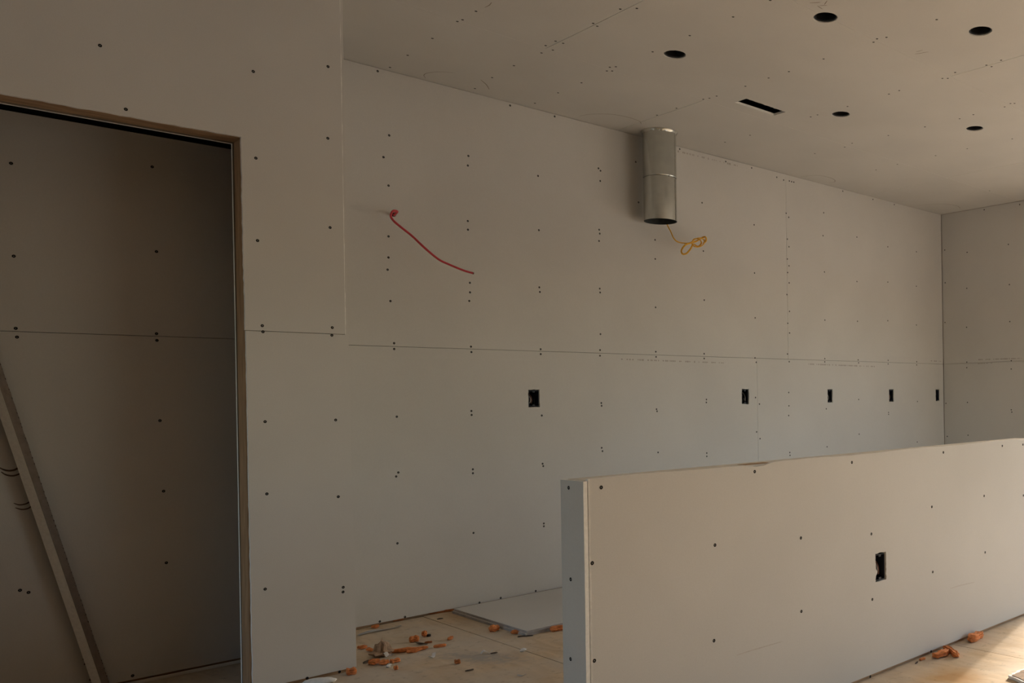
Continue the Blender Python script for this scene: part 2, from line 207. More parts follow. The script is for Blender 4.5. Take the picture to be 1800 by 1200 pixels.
# ------------------------------------------------------------------ object helpers
def link(name, me, parent=None, loc=None):
    o = bpy.data.objects.new(name, me); COL.objects.link(o)
    if parent is not None:
        o.parent = parent; o.matrix_parent_inverse = Matrix.Translation(-Vector(parent.location))
    return o
def empty(name, loc=(0, 0, 0), parent=None):
    o = bpy.data.objects.new(name, None); o.empty_display_size = .1; COL.objects.link(o); o.location = loc
    if parent is not None:
        o.parent = parent; o.matrix_parent_inverse = Matrix.Translation(-Vector(parent.location))
    return o
def tag(o, label, cat, group=None, kind=None):
    o['label'] = label; o['category'] = cat
    if group: o['group'] = group
    if kind: o['kind'] = kind
    return o
def finish(bm, name, mats, parent=None, smooth=False):
    me = bpy.data.meshes.new(name); bm.normal_update(); bm.to_mesh(me); bm.free()
    for m in (mats if isinstance(mats, (list, tuple)) else [mats]): me.materials.append(m)
    if smooth:
        for p in me.polygons: p.use_smooth = True
        me.set_sharp_from_angle(angle=math.radians(35))
    return link(name, me, parent)
def add_box(bm, a, b, mi=0):
    (x0, y0, z0), (x1, y1, z1) = a, b
    v = [bm.verts.new(c) for c in ((x0,y0,z0),(x1,y0,z0),(x1,y1,z0),(x0,y1,z0),(x0,y0,z1),(x1,y0,z1),(x1,y1,z1),(x0,y1,z1))]
    for q in ((0,3,2,1),(4,5,6,7),(0,1,5,4),(1,2,6,5),(2,3,7,6),(3,0,4,7)):
        f = bm.faces.new([v[i] for i in q]); f.material_index = mi
    return v
def box(name, a, b, mat, parent=None, bevel=0.0):
    bm = bmesh.new(); add_box(bm, a, b)
    if bevel: bmesh.ops.bevel(bm, geom=bm.edges[:], offset=bevel, segments=2, affect='EDGES')
    return finish(bm, name, mat, parent)

SURF = {
 'back':   lambda u, v, d: (u, D-d, v),
 'left':   lambda u, v, d: (u, D1-d, v),
 'closet': lambda u, v, d: (u, DE-d, v),
 'half':   lambda u, v, d: (u, DH-d, v),
 'halfback': lambda u, v, d: (u, DH+.1143+d, v),
 'end':    lambda u, v, d: (L-d, u, v),
 'halfend': lambda u, v, d: (X0H-d, u, v),
 'side':   lambda u, v, d: (XMIN+d, u, v),
 'front':  lambda u, v, d: (u, YMIN+d, v),
 'ceil':   lambda u, v, d: (u, v, H-d),
 'closetinner': lambda u, v, d: (u, D1+.1143+d, v),
}
OUT = {'back': (0,-1,0), 'left': (0,-1,0), 'closet': (0,-1,0), 'half': (0,-1,0), 'end': (-1,0,0), 'halfend': (-1,0,0), 'ceil': (0,0,-1)}
def rag(loop, step=.03, amp=.0012, edges=None):
    """Subdivide a closed loop and jitter it in its plane; edges = indices of sides to roughen."""
    out = []
    n = len(loop)
    for i in range(n):
        a, b = Vector(loop[i]), Vector(loop[(i+1) % n]); out.append(tuple(a))
        if edges is None or i in edges:
            k = max(1, int((b-a).length/step)); t = (b-a).normalized(); nrm = Vector((-t.y, t.x))
            for j in range(1, k):
                q = a.lerp(b, (j+random.uniform(-.25, .25))/k) + nrm*random.uniform(-amp, amp); out.append((q.x, q.y))
    return out
def circle(cx, cy, r, n=36, amp=0.0):
    return [(cx+(r+random.uniform(-amp, amp))*math.cos(2*math.pi*i/n), cy+(r+random.uniform(-amp, amp))*math.sin(2*math.pi*i/n)) for i in range(n)]
def slab(name, surf, outer, holes=(), thick=TH, mats=None, parent=None, taper=(), tw=.055, td=.0016, white=()):
    """A board lying on a surface: outline and cut-outs in (u, v), real thickness behind the face.
    taper = list of (axis, value) for the long tapered edges."""
    bm = bmesh.new(); S = SURF[surf]
    edges = []
    for lp in [outer]+list(holes):
        vs = [bm.verts.new((q[0], q[1], 0)) for q in lp]
        edges += [bm.edges.new((vs[i], vs[(i+1) % len(vs)])) for i in range(len(vs))]
    bmesh.ops.triangle_fill(bm, use_beauty=True, use_dissolve=False, edges=edges)
    for ax, val, sgn in taper:
        no = (1, 0, 0) if ax == 'u' else (0, 1, 0); co = [0, 0, 0]; co[0 if ax == 'u' else 1] = val+sgn*tw
        bmesh.ops.bisect_plane(bm, geom=bm.verts[:]+bm.edges[:]+bm.faces[:], plane_co=co, plane_no=no)
    for ax, val in white:
        no = (1, 0, 0) if ax == 'u' else (0, 1, 0); co = [0, 0, 0]; co[0 if ax == 'u' else 1] = abs(val)
        bmesh.ops.bisect_plane(bm, geom=bm.verts[:]+bm.edges[:]+bm.faces[:], plane_co=co, plane_no=no)
    ret = bmesh.ops.extrude_face_region(bm, geom=bm.faces[:])
    newv = [g for g in ret['geom'] if isinstance(g, bmesh.types.BMVert)]; news = set(newv)
    for v in bm.verts:
        if v in news: v.co.z = -thick
        else:
            for ax, val, sgn in taper:
                d = abs((v.co.x if ax == 'u' else v.co.y)-val)
                if d < tw: v.co.z = -td*(1-d/tw)
    bm.normal_update()
    for f in bm.faces:
        zs = [v.co.z for v in f.verts]
        f.material_index = 1 if (min(zs) < -thick*.9 and max(zs) > -thick*.9) else 0
        cc = f.calc_center_median()
        for ax, val in white:       # torn paper: bare core beyond this line (negative = below it)
            q = cc.x if ax == 'u' else cc.y
            if (q > val if val > 0 else q < -val): f.material_index = 1
    for v in bm.verts: v.co = S(v.co.x, v.co.y, v.co.z)
    bmesh.ops.recalc_face_normals(bm, faces=bm.faces[:])
    return finish(bm, name, mats or [M['paper'], M['gypsum']], parent)

PANELS = []      # (surface, u0, u1, v0, v1, object) so that screws and marks find their board
def panel(surf, outer, holes=(), parent=None, taper=(), **k):
    o = slab('drywall_panel', surf, outer, holes, parent=parent, taper=taper, **k)
    us = [q[0] for q in outer]; vs = [q[1] for q in outer]
    PANELS.append((surf, min(us), max(us), min(vs), max(vs), o)); return o
def find_panel(surf, u, v):
    best, bd = None, 1e9
    for s, u0, u1, v0, v1, o in PANELS:
        if s != surf: continue
        d = max(u0-u, 0, u-u1)+max(v0-v, 0, v-v1)
        if d < bd: best, bd = o, d
    return best
def rect(u0, u1, v0, v1): return [(u0, v0), (u1, v0), (u1, v1), (u0, v1)]
def structure(name, label, cat):
    return tag(empty(name), label, cat, kind='structure')
def framing(name, surf, outer, holes=(), depth=.10, thick=.14, parent=None, mat=None):
    """Sheathing behind the stud bays."""
    bm_o = slab(name, surf, outer, holes, thick=thick, mats=[mat or M['shell'], M['lumber']], parent=parent)
    return bm_o

# ------------------------------------------------------------------ ground and floor
gr = box('ground', (-60, -60, -.75), (70, 60, -.45), M['ground']); tag(gr, 'unseen pale ground outside the house, added to bounce sunlight indoors', 'ground', kind='structure')
fl = box('floor', (XMIN-.2, YMIN-.2, -.30), (L+.2, D+.2, -.0185), M['cavity']); tag(fl, 'dusty plywood subfloor of the unfinished room', 'floor', kind='structure')
x = 2.028 - 1.2192*5; ci = 0
while x < L:
    y = YMIN - (0.9 if ci % 2 else 0.0) - .55
    while y < D:
        x0, x1, y0, y1 = max(x, XMIN)+.0020, min(x+1.2192, L)-.0020, max(y, YMIN)+.0012, min(y+2.4384, D+.01)-.0012
        if x1-x0 > .02 and y1-y0 > .02:
            box('plywood_sheet', (x0, y0, -.018), (x1, y1, random.uniform(-.0006, .0002)), M['floor'], fl)
        y += 2.4384
    x += 1.2192; ci += 1

# ------------------------------------------------------------------ ceiling
ce = structure('ceiling', 'unfinished drywall ceiling with open light holes', 'ceiling')
CANS = [(2.733, 3.344), (2.914, 2.537), (3.499, 2.111), (3.967, 3.345), (4.750, 2.917)]
CAN_R = .0535
DUCT = (3.462, 4.398, .1016)
VENT = (3.400, 3.714, 3.550, 3.645)      # x0 x1 y0 y1
JY = [YMIN, 1.31, 2.531, 3.741, D+.012]
BUTT = {0: [XMIN, .2, 2.65, 5.1, L], 1: [XMIN, 1.45, 3.889, 6.33, L], 2: [XMIN, -.15, 2.277, 5.673, L], 3: [XMIN, .8, 3.257, 5.70, L]}
def half_notch(cx, cy, r, yv, up, u_from_left=True, n=16):
    """points of a circle's arc cut by the line v = yv, left to right; up = arc on the +v side"""
    dy = yv-cy; hw = math.sqrt(r*r-dy*dy); a0 = math.atan2(dy, -hw); a1 = math.atan2(dy, hw)
    if up:
        while a1 > a0: a1 -= 2*math.pi
    else:
        while a1 < a0: a1 += 2*math.pi
    return [(cx+r*math.cos(a0+(a1-a0)*i/n), cy+r*math.sin(a0+(a1-a0)*i/n)) for i in range(n+1)]
for row in range(4):
    y0, y1 = JY[row]+.0006, JY[row+1]-.0006
    xs = BUTT[row]
    for a, b in zip(xs[:-1], xs[1:]):
        u0, u1 = a+.0019, b-.0019
        outer = rect(u0, u1, y0, y1)
        holes = []
        c2 = CANS[1]
        if row == 1 and u0 < c2[0] < u1:      # the can light that straddles the joint
            outer = [(u0, y0), (u1, y0), (u1, y1)] + list(reversed(half_notch(c2[0], c2[1], CAN_R, y1, False))) + [(u0, y1)]
        if row == 2 and u0 < c2[0] < u1:
            outer = [(u0, y0)] + half_notch(c2[0], c2[1], CAN_R, y0, True) + [(u1, y0), (u1, y1), (u0, y1)]
        for i, (cx, cy) in enumerate(CANS):
            if i != 1 and u0 < cx < u1 and y0 < cy < y1: holes.append(circle(cx, cy, CAN_R, 40, .0012))
        if u0 < VENT[0] and VENT[1] < u1 and y0 < VENT[2] < y1:
            holes.append(rag(rect(*VENT), .012, .0028, (0,)))
        if u0 < DUCT[0] < u1 and y0 < DUCT[1] < y1: holes.append(circle(DUCT[0], DUCT[1], .106, 40, .001))
        tp = []
        if row > 0: tp.append(('v', y0, 1))
        if row < 3: tp.append(('v', y1, -1))
        panel('ceil', outer, holes, ce, tp)
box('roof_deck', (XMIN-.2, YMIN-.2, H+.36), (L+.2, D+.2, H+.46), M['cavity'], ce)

# ------------------------------------------------------------------ back wall
wb = structure('wall_back', 'long drywall wall with a row of open outlet boxes', 'wall')
bh = [b for b in BOXES if b[0] == 'back']
holes = [rag(rect(a[0]-.003, b[0]+.003, b[1]-.004, a[1]+.004), .014, .0022) for s, a, b in bh]
XJ1, XJ2 = 4.742, 4.418                    # butt joints of the upper and lower rows
top = H-.0021
redhole = circle(1.912, 2.034, .013, 14, .002)
yelhole = circle(3.592, 2.275, .012, 14, .002)
panel('back', rect(1.31, XJ1-.0012, J+.0010, top), [redhole, yelhole], wb, [('v', J+.0010, 1)])
panel('back', rag(rect(XJ1+.0012, L-.002, J+.0010, top), .05, .0015, (3,)), [], wb, [('v', J+.0010, 1)])
lowh = lambda a, b: [h for h in holes if a < h[0][0] < b]
panel('back', rect(1.31, XJ2-.001, .012, J-.0010), lowh(1.3, XJ2), wb, [('v', J-.0010, -1)])
panel('back', rect(XJ2+.001, L-.002, .012, J-.0010), lowh(XJ2, L), wb, [('v', J-.0010, -1)])
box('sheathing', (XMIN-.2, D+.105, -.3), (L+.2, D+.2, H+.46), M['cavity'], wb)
box('bottom_plate', (1.31, D+TH+.001, -.0005), (L, D+.101, .038), M['lumber_x'], wb)

# ------------------------------------------------------------------ right (end) wall with the opening that lets the sun in
wr = structure('wall_right', 'end drywall wall turned away from the window light', 'wall')
y0, y1, z0, z1 = WIN_A
up = [(YMIN, J+.001), (y0, J+.001), (y0, z1), (y1, z1), (y1, J+.001), (D-.004, J+.001), (D-.004, top), (YMIN, top)]
panel('end', up, [], wr, [('v', J+.001, 1)])
panel('end', rect(y1, D-.004, .012, J-.001), [], wr, [('v', J-.001, -1)])
panel('end', rect(YMIN, y0, .012, J-.001), [], wr)
slab('sheathing', 'end', rect(YMIN-.2, D+.2, -.3, H+.46), [rect(y0, y1, z0, z1)], thick=.16, mats=[M['shell'], M['lumber']], parent=wr)
for o in wr.children:
    if o.name.startswith('sheathing'):
        for v in o.data.vertices: v.co.x += TH+.03

# ------------------------------------------------------------------ left wall with the closet doorway
wl = structure('wall_left', 'nearer drywall wall around the closet doorway', 'wall')
XL, XR, ZT = .10, 1.073, 2.098
up = [(XMIN, J+.001), (XL, J+.001), (XL, ZT)]
outer = rag([(XMIN, J+.001), (XL, J+.001), (XL, ZT-.001), (XR-.002, ZT+.003), (XR+.001, J+.001), (1.4265, J+.001), (1.4255, top), (XMIN, top)], .025, .0014, (1, 2, 3, 5))
panel('left', outer, [], wl, [], white=[('u', 1.4243)])
panel('left', rag([(XR+.001, .016), (1.4470, .016), (1.4365, J-.001), (XR+.003, J-.001)], .03, .0010, (1, 3)), [], wl, [])
for v in PANELS[-1][5].data.vertices:      # the lower board's cut edge by the door runs a little out of plumb
    if v.co.x < 1.15: v.co.x += .006*(1-v.co.z/J)
panel('left', rect(XMIN, XL, .016, J-.001), [], wl, [])
box('bottom_plate', (XR+.04, D1+TH+.001, 0), (1.42, D1+.1016, .038), M['lumber_x'], wl)
box('corner_stud', (1.385, D1+TH+.001, .038), (1.423, D1+.1016, H+.3), M['lumber'], wl)
box('corner_board', (1.4235, D1+.003, .012), (1.4355, D-.003, top), [M['paper']], wl)       # board on the hidden face towards the kitchen
box('partition_stud', (1.345, DE+.02, 0), (1.383, D, H+.3), M['lumber'], wl)
# boards lining the closet side of the doorway wall
ci = slab('drywall_panel', 'closetinner', [(-.5, .016), (XL, .016), (XL, ZT-.004), (XR-.004, ZT-.003), (XR-.002, J), (XR-.0005, .016), (1.30, .016), (1.30, top), (-.5, top)], [], parent=wl, mats=[M['bare'], M['gypsum']])
# closet lining
wc = structure('wall_closet', 'dark drywall lining of the closet behind the doorway', 'wall')
ZC = 2.176
panel('closet', rect(-.5, 1.298, J+.001, ZC), [], wc, [('v', J+.001, 1)])
panel('closet', rect(-.5, 1.298, .020, J-.001), [], wc, [('v', J-.001, -1)])
box('closet_side_board', (1.30, D1+.13, .012), (1.3127, DE, top), M['bare'], wc)
box('closet_side_board', (-.5127, D1+.13, .012), (-.50, DE, top), M['bare'], wc)
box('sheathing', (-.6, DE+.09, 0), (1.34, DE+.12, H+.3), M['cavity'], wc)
box('bottom_plate', (-.5, DE+TH+.001, 0), (1.298, DE+.09, .038), M['lumber_x'], wc)

box('shim_strip', (.35, DE-.007, .0005), (1.29, DE-.0015, .013), M['plate'], wc)
# doorway framing
dr = structure('door_1', 'rough wooden door framing of the closet opening', 'doorway')
box('jamb_stud', (XR+.0015, D1+TH+.0005, .0), (XR+.0395, D1+.1013, ZT+.002), M['lumber'], dr, .0015)
box('jamb_stud', (XL-.0395, D1+TH+.0005, .0), (XL-.0015, D1+.1013, ZT+.002), M['lumber'], dr, .0015)
box('header_board', (XL-.04, D1+TH+.0005, ZT+.0025), (XR+.04, D1+.1013, ZT+.14), M['lumber_x'], dr, .0015)

# ------------------------------------------------------------------ walls behind and beside the camera
ws = structure('wall_side', 'unseen stud wall on the far left side of the room, darkened to cut bounced light', 'wall')
y0, y1, z0, z1 = WIN_B
o = slab('sheathing', 'side', rect(YMIN-.2, D+.2, -.3, H+.46), [rect(y0, y1, z0, z1)], thick=.16, mats=[M['bare'], M['lumber']], parent=ws)
k = YMIN+.02
while k < D1:
    if not (y0-.05 < k < y1+.01): box('wall_stud', (XMIN, k, 0), (XMIN+.089, k+.038, H+.3), M['lumber'], ws)
    k += .4064
wf = structure('wall_front', 'unseen stud wall behind the camera, darkened to cut bounced light', 'wall')
x0, x1, z0, z1 = WIN_C
o = slab('sheathing', 'front', rect(XMIN-.2, L+.2, -.3, H+.46), [rect(x0, x1, z0, z1)], thick=.16, mats=[M['bare'], M['lumber']], parent=wf)
k = XMIN+.1
while k < L:
    if not (x0-.05 < k < x1+.01): box('wall_stud', (k, YMIN, 0), (k+.038, YMIN+.089, H+.3), M['lumber'], wf)
    k += .4064

# ------------------------------------------------------------------ half wall
wh = structure('wall_half', 'half-height drywall partition with one open outlet box', 'half wall')
XHE = 3.985
hb = [b for b in BOXES if b[0] == 'half'][0]
a, b = hb[1], hb[2]
bite = []
hl = rag(rect(a[0]-.003, b[0]+.003, b[1]-.003, a[1]+.004), .012, .0022)
hl = [((q[0]+.010*math.exp(-((q[1]-.405)/.014)**2), q[1]) if q[0] < a[0]+.004 else q) for q in hl]
zt = ZH
face = [(X0H+TH+.0030, .014)] + [(XHE, .014), (XHE, zt-.004)]
n = 60
tops = []
for i in range(n+1):
    u = XHE + (X0H+TH+.0030-XHE)*i/n
    bumpz = .0022*math.sin(u*9.0)+random.uniform(-.0010, .0010)
    bumpz += .0025
    if 2.02 < u < 2.14: bumpz -= .008          # a torn bite that bares the plate
    if u > 3.80: bumpz -= (u-3.80)*.10
    tops.append((u, zt+bumpz))
face = [(X0H+TH+.0030, .014), (XHE, .014)] + tops
panel('half', face, [hl], wh, [('u', X0H+TH+.0030, 1)], tw=.0055, td=.0012, white=[('u', -(X0H+TH+.0030+.0058))])
pe = slab('drywall_panel', 'halfend', rag(rect(DH, DH+.1143, .014, zt-.002), .04, .0009, (2, 3)), [], thick=TH, parent=wh)
PANELS.append(('halfend', DH, DH+.1143, 0, zt, pe))
slab('drywall_panel', 'halfback', rect(X0H+TH+.001, XHE, .014, zt-.002), [], parent=wh)
box('end_stud', (X0H+TH+.001, DH+TH+.001, .038), (X0H+TH+.039, DH+.1143-TH-.001, zt-.042), M['lumber'], wh)
box('end_stud', (XHE-.0382, DH+TH+.001, .038), (XHE-.0002, DH+.1143-TH-.001, zt-.042), M['lumber'], wh)
box('top_plate', (X0H+TH+.001, DH+TH+.0005, zt-.041), (XHE-.001, DH+.1143-TH-.0005, zt-.0004), M['plate'], wh, .001)
box('bare_wood_patch', (2.03, DH+TH+.001, zt-.0004), (2.15, DH+.055, zt+.0006), M['lumber_x'], wh)
box('bottom_plate', (X0H+TH+.001, DH+TH+.0005, 0), (XHE-.001, DH+.1143-TH-.0005, .038), M['lumber_x'], wh)

# ------------------------------------------------------------------ drywall screws
def screw_mesh():
    bm = bmesh.new(); n = 10
    ring = lambda r, z: [bm.verts.new((r*math.cos(2*math.pi*i/n), r*math.sin(2*math.pi*i/n), z)) for i in range(n)]
    a, b, c = ring(.0058, .00005), ring(.0046, .0009), ring(.0020, .0003); ctr = bm.verts.new((0, 0, -.0004))
    for i in range(n):
        k = (i+1) % n
        bm.faces.new((a[i], a[k], b[k], b[i])); bm.faces.new((b[i], b[k], c[k], c[i])); bm.faces.new((c[i], c[k], ctr))
    me = bpy.data.meshes.new('drywall_screw'); bm.to_mesh(me); bm.free(); me.materials.append(M['screw']); return me
SM = screw_mesh()
def depth_off(surf, u, v):
    if surf in ('back', 'end', 'closet'):
        d = abs(v-J); return -.0016*(1-d/.055) if d < .055 else 0.0
    if surf == 'ceil':
        d = min(abs(v-q) for q in JY[1:4]); return -.0016*(1-d/.055) if d < .055 else 0.0
    return 0.0
for surf, pts in SCREWS.items():
    nrm = Vector(OUT[surf]); q = nrm.to_track_quat('Z', 'Y')
    for (u, v) in pts:
        o = link('drywall_screw', SM, find_panel(surf, u, v))
        o.location = SURF[surf](u, v, depth_off(surf, u, v)); o.rotation_euler = (q @ Vector((0, 0, 1)).rotation_difference(Vector((0, 0, 1)))).to_euler()

# ------------------------------------------------------------------ pencil lines, scuffs and edge print on the boards
def ribbon(name, surf, pts, w, mat, parent, taper_ends=True):
    bm = bmesh.new(); P = [Vector(p) for p in pts]; dense = []
    for i in range(len(P)-1):                       # Catmull-Rom
        p0, p1, p2, p3 = P[max(i-1, 0)], P[i], P[i+1], P[min(i+2, len(P)-1)]
        for t in (0, .25, .5, .75):
            dense.append(.5*((2*p1)+(p2-p0)*t+(2*p0-5*p1+4*p2-p3)*t*t+(3*p1-p0-3*p2+p3)*t**3))
    dense.append(P[-1]); rows = []
    for i, q in enumerate(dense):
        t = (dense[min(i+1, len(dense)-1)]-dense[max(i-1, 0)]).normalized(); nn = Vector((-t.y, t.x))
        ww = w*.5*(1 if not taper_ends else (.35+.65*math.sin(math.pi*min(1, max(0, (i+.5)/len(dense))))))
        d = depth_off(surf, q.x, q.y)+.0004
        rows.append([bm.verts.new(SURF[surf](q.x+nn.x*s*ww, q.y+nn.y*s*ww, d)) for s in (-1, 1)])
    for r0, r1 in zip(rows[:-1], rows[1:]): bm.faces.new((r0[0], r0[1], r1[1], r1[0]))
    return finish(bm, name, mat, parent)
for surf, w, pts in MARKS:
    mu = sum(p[0] for p in pts)/len(pts); mv = sum(p[1] for p in pts)/len(pts)
    mat, nm = (M['scuff'], 'scuff_mark') if surf == 'closet' else (M['faint'], 'scuff_mark') if surf == 'half' else (M['pencil'], 'pencil_mark')
    ribbon(nm, surf, pts, w*(.75 if surf == 'ceil' else 1), mat, find_panel(surf, mu, mv))
for surf, a, b, w in PRINTS:                       # worn, unreadable maker's print along the board edge
    A, B = Vector(a), Vector(b); t = (B-A); ln = t.length; t.normalize(); nn = Vector((-t.y, t.x))
    bm = bmesh.new(); s = 0.0
    while s < ln:
        k = random.uniform(.004, .011); gap = random.choice((.003, .003, .004, .012, .03))
        if s+k < ln:
            c0, c1 = A+t*s, A+t*(s+k)
            hgt = w*random.uniform(.3, .55)
            qs = [c0-nn*hgt, c1-nn*hgt, c1+nn*hgt*.8, c0+nn*hgt*.8]
            vs = [bm.verts.new(SURF[surf](q.x, q.y, depth_off(surf, q.x, q.y)+.0003)) for q in qs]; bm.faces.new(vs)
        s += k+gap
    finish(bm, 'edge_print', M['ink'], find_panel(surf, (a[0]+b[0])/2, (a[1]+b[1])/2))

# ------------------------------------------------------------------ tubes and lumps
def smooth_path(pts, sub=6):
    P = [Vector(p) for p in pts]; out = []
    for i in range(len(P)-1):
        p0, p1, p2, p3 = P[max(i-1, 0)], P[i], P[i+1], P[min(i+2, len(P)-1)]
        for k in range(sub):
            t = k/sub
            out.append(.5*((2*p1)+(p2-p0)*t+(2*p0-5*p1+4*p2-p3)*t*t+(3*p1-p0-3*p2+p3)*t**3))
    out.append(P[-1]); return out
def tube(name, pts, r, mat, parent=None, n=8, flat=1.0, sub=6):
    bm = bmesh.new(); P = smooth_path(pts, sub); rings = []
    up = Vector((0, 0, 1)); prev = None
    for i, q in enumerate(P):
        t = (P[min(i+1, len(P)-1)]-P[max(i-1, 0)]).normalized()
        if prev is None: prev = t.orthogonal().normalized()
        prev = (prev-t*prev.dot(t)).normalized(); bn = t.cross(prev)
        rings.append([bm.verts.new(q+prev*(r*math.cos(2*math.pi*j/n))+bn*(r*flat*math.sin(2*math.pi*j/n))) for j in range(n)])
    for a, b in zip(rings[:-1], rings[1:]):
        for j in range(n): bm.faces.new((a[j], a[(j+1) % n], b[(j+1) % n], b[j]))
    bm.faces.new(list(reversed(rings[0]))); bm.faces.new(rings[-1])
    return finish(bm, name, mat, parent, True)
def lathe(bm, c, prof, n=48, mi=0, closed=False):
    rings = [[bm.verts.new((c[0]+r*math.cos(2*math.pi*j/n), c[1]+r*math.sin(2*math.pi*j/n), z)) for j in range(n)] for r, z in prof]
    for a, b in zip(rings[:-1], rings[1:]):
        for j in range(n):
            f = bm.faces.new((a[j], a[(j+1) % n], b[(j+1) % n], b[j])); f.material_index = mi
    return rings

# ------------------------------------------------------------------ galvanised duct
du = tag(empty('exhaust_duct', (DUCT[0], DUCT[1], 2.195)), 'round galvanised steel duct hanging from the ceiling by the back wall', 'duct')
dc = (DUCT[0], DUCT[1]); R = DUCT[2]; ZB, ZM = 2.195, 2.462
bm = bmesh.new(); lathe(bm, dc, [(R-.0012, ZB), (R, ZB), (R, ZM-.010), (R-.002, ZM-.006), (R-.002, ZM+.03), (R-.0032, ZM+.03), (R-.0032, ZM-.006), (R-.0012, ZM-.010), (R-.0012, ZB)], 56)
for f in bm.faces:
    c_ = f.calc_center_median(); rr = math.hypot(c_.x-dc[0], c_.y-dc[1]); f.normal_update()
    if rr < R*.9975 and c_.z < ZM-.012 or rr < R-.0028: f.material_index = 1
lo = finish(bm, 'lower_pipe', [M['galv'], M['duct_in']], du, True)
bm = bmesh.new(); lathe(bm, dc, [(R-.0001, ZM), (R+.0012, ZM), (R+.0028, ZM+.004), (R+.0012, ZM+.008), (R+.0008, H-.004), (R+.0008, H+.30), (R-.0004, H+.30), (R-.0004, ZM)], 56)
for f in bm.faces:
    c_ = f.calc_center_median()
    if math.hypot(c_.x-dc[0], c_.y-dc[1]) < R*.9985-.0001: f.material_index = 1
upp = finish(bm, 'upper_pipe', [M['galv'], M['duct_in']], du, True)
bm = bmesh.new()
lathe(bm, dc, [(R+.001, H-.016), (R+.0035, H-.014), (R+.006, H-.007), (R+.011, H-.0015), (R+.012, H-.0005), (R+.001, H-.0005)], 56)
for v in bm.verts:
    if v.co.z < H-.004: v.co.z += random.uniform(-.0025, .0025)
finish(bm, 'ceiling_collar', M['galv'], du, True)
sa = math.atan2(-dc[1], -dc[0])            # towards the room
def seam(zb, zt_, ang, name, parent):
    bm = bmesh.new(); vs = []
    for z in (zb, zt_):
        vs.append([bm.verts.new((dc[0]+rr*math.cos(ang+da), dc[1]+rr*math.sin(ang+da), z)) for rr, da in ((R+.0005, -.055), (R+.0036, -.045), (R+.0036, .045), (R+.0005, .055))])
    for j in range(3): bm.faces.new((vs[0][j], vs[0][j+1], vs[1][j+1], vs[1][j]))
    bm.faces.new(vs[0]); bm.faces.new(list(reversed(vs[1])))
    bmesh.ops.recalc_face_normals(bm, faces=bm.faces[:])
    return finish(bm, name, M['galv'], parent)
seam(ZB+.001, ZM-.008, sa+1.20, 'lock_seam', lo)
seam(ZM+.009, H-.016, sa+1.20, 'lock_seam', upp)
def rivet(ang, z, parent, r=.005):
    bm = bmesh.new(); bmesh.ops.create_uvsphere(bm, u_segments=10, v_segments=6, radius=r)
    for v in bm.verts: v.co = Vector((dc[0]+(R+.001)*math.cos(ang), dc[1]+(R+.001)*math.sin(ang), z))+v.co
    return finish(bm, 'sheet_metal_screw', M['galv'], parent, True)
rivet(sa+.06, ZM+.004, upp); rivet(sa-.25, ZM+.004, upp, .0035); rivet(sa+.6, ZM-.001, upp, .004); rivet(sa-.02, H-.012, upp, .006)
bm = bmesh.new(); lathe(bm, dc, [(.0, H+.29), (R-.002, H+.29)], 40); finish(bm, 'dark_end_cap', M['cavity'], du)

# ------------------------------------------------------------------ cables hanging out of the back wall
rc = tube('red_cable', MISC['red'], .0072, M['red'], None, 10, .75)
tag(rc, 'stiff red electrical cable poking out of the back wall and drooping right', 'cable')
re = tube('stripped_end', [Vector(MISC['red'][-1])+Vector((-.006, 0, .002)), Vector(MISC['red'][-1])+Vector((.004, -.0003, -.0012))], .0066, M['scuff'], rc, 10, .75, 1)
yc = tube('yellow_cable', MISC['yellow'], .0056, M['yellow'], None, 8, .7, 5)
tag(yc, 'yellow electrical cable knotted into a coil below the steel duct', 'cable')

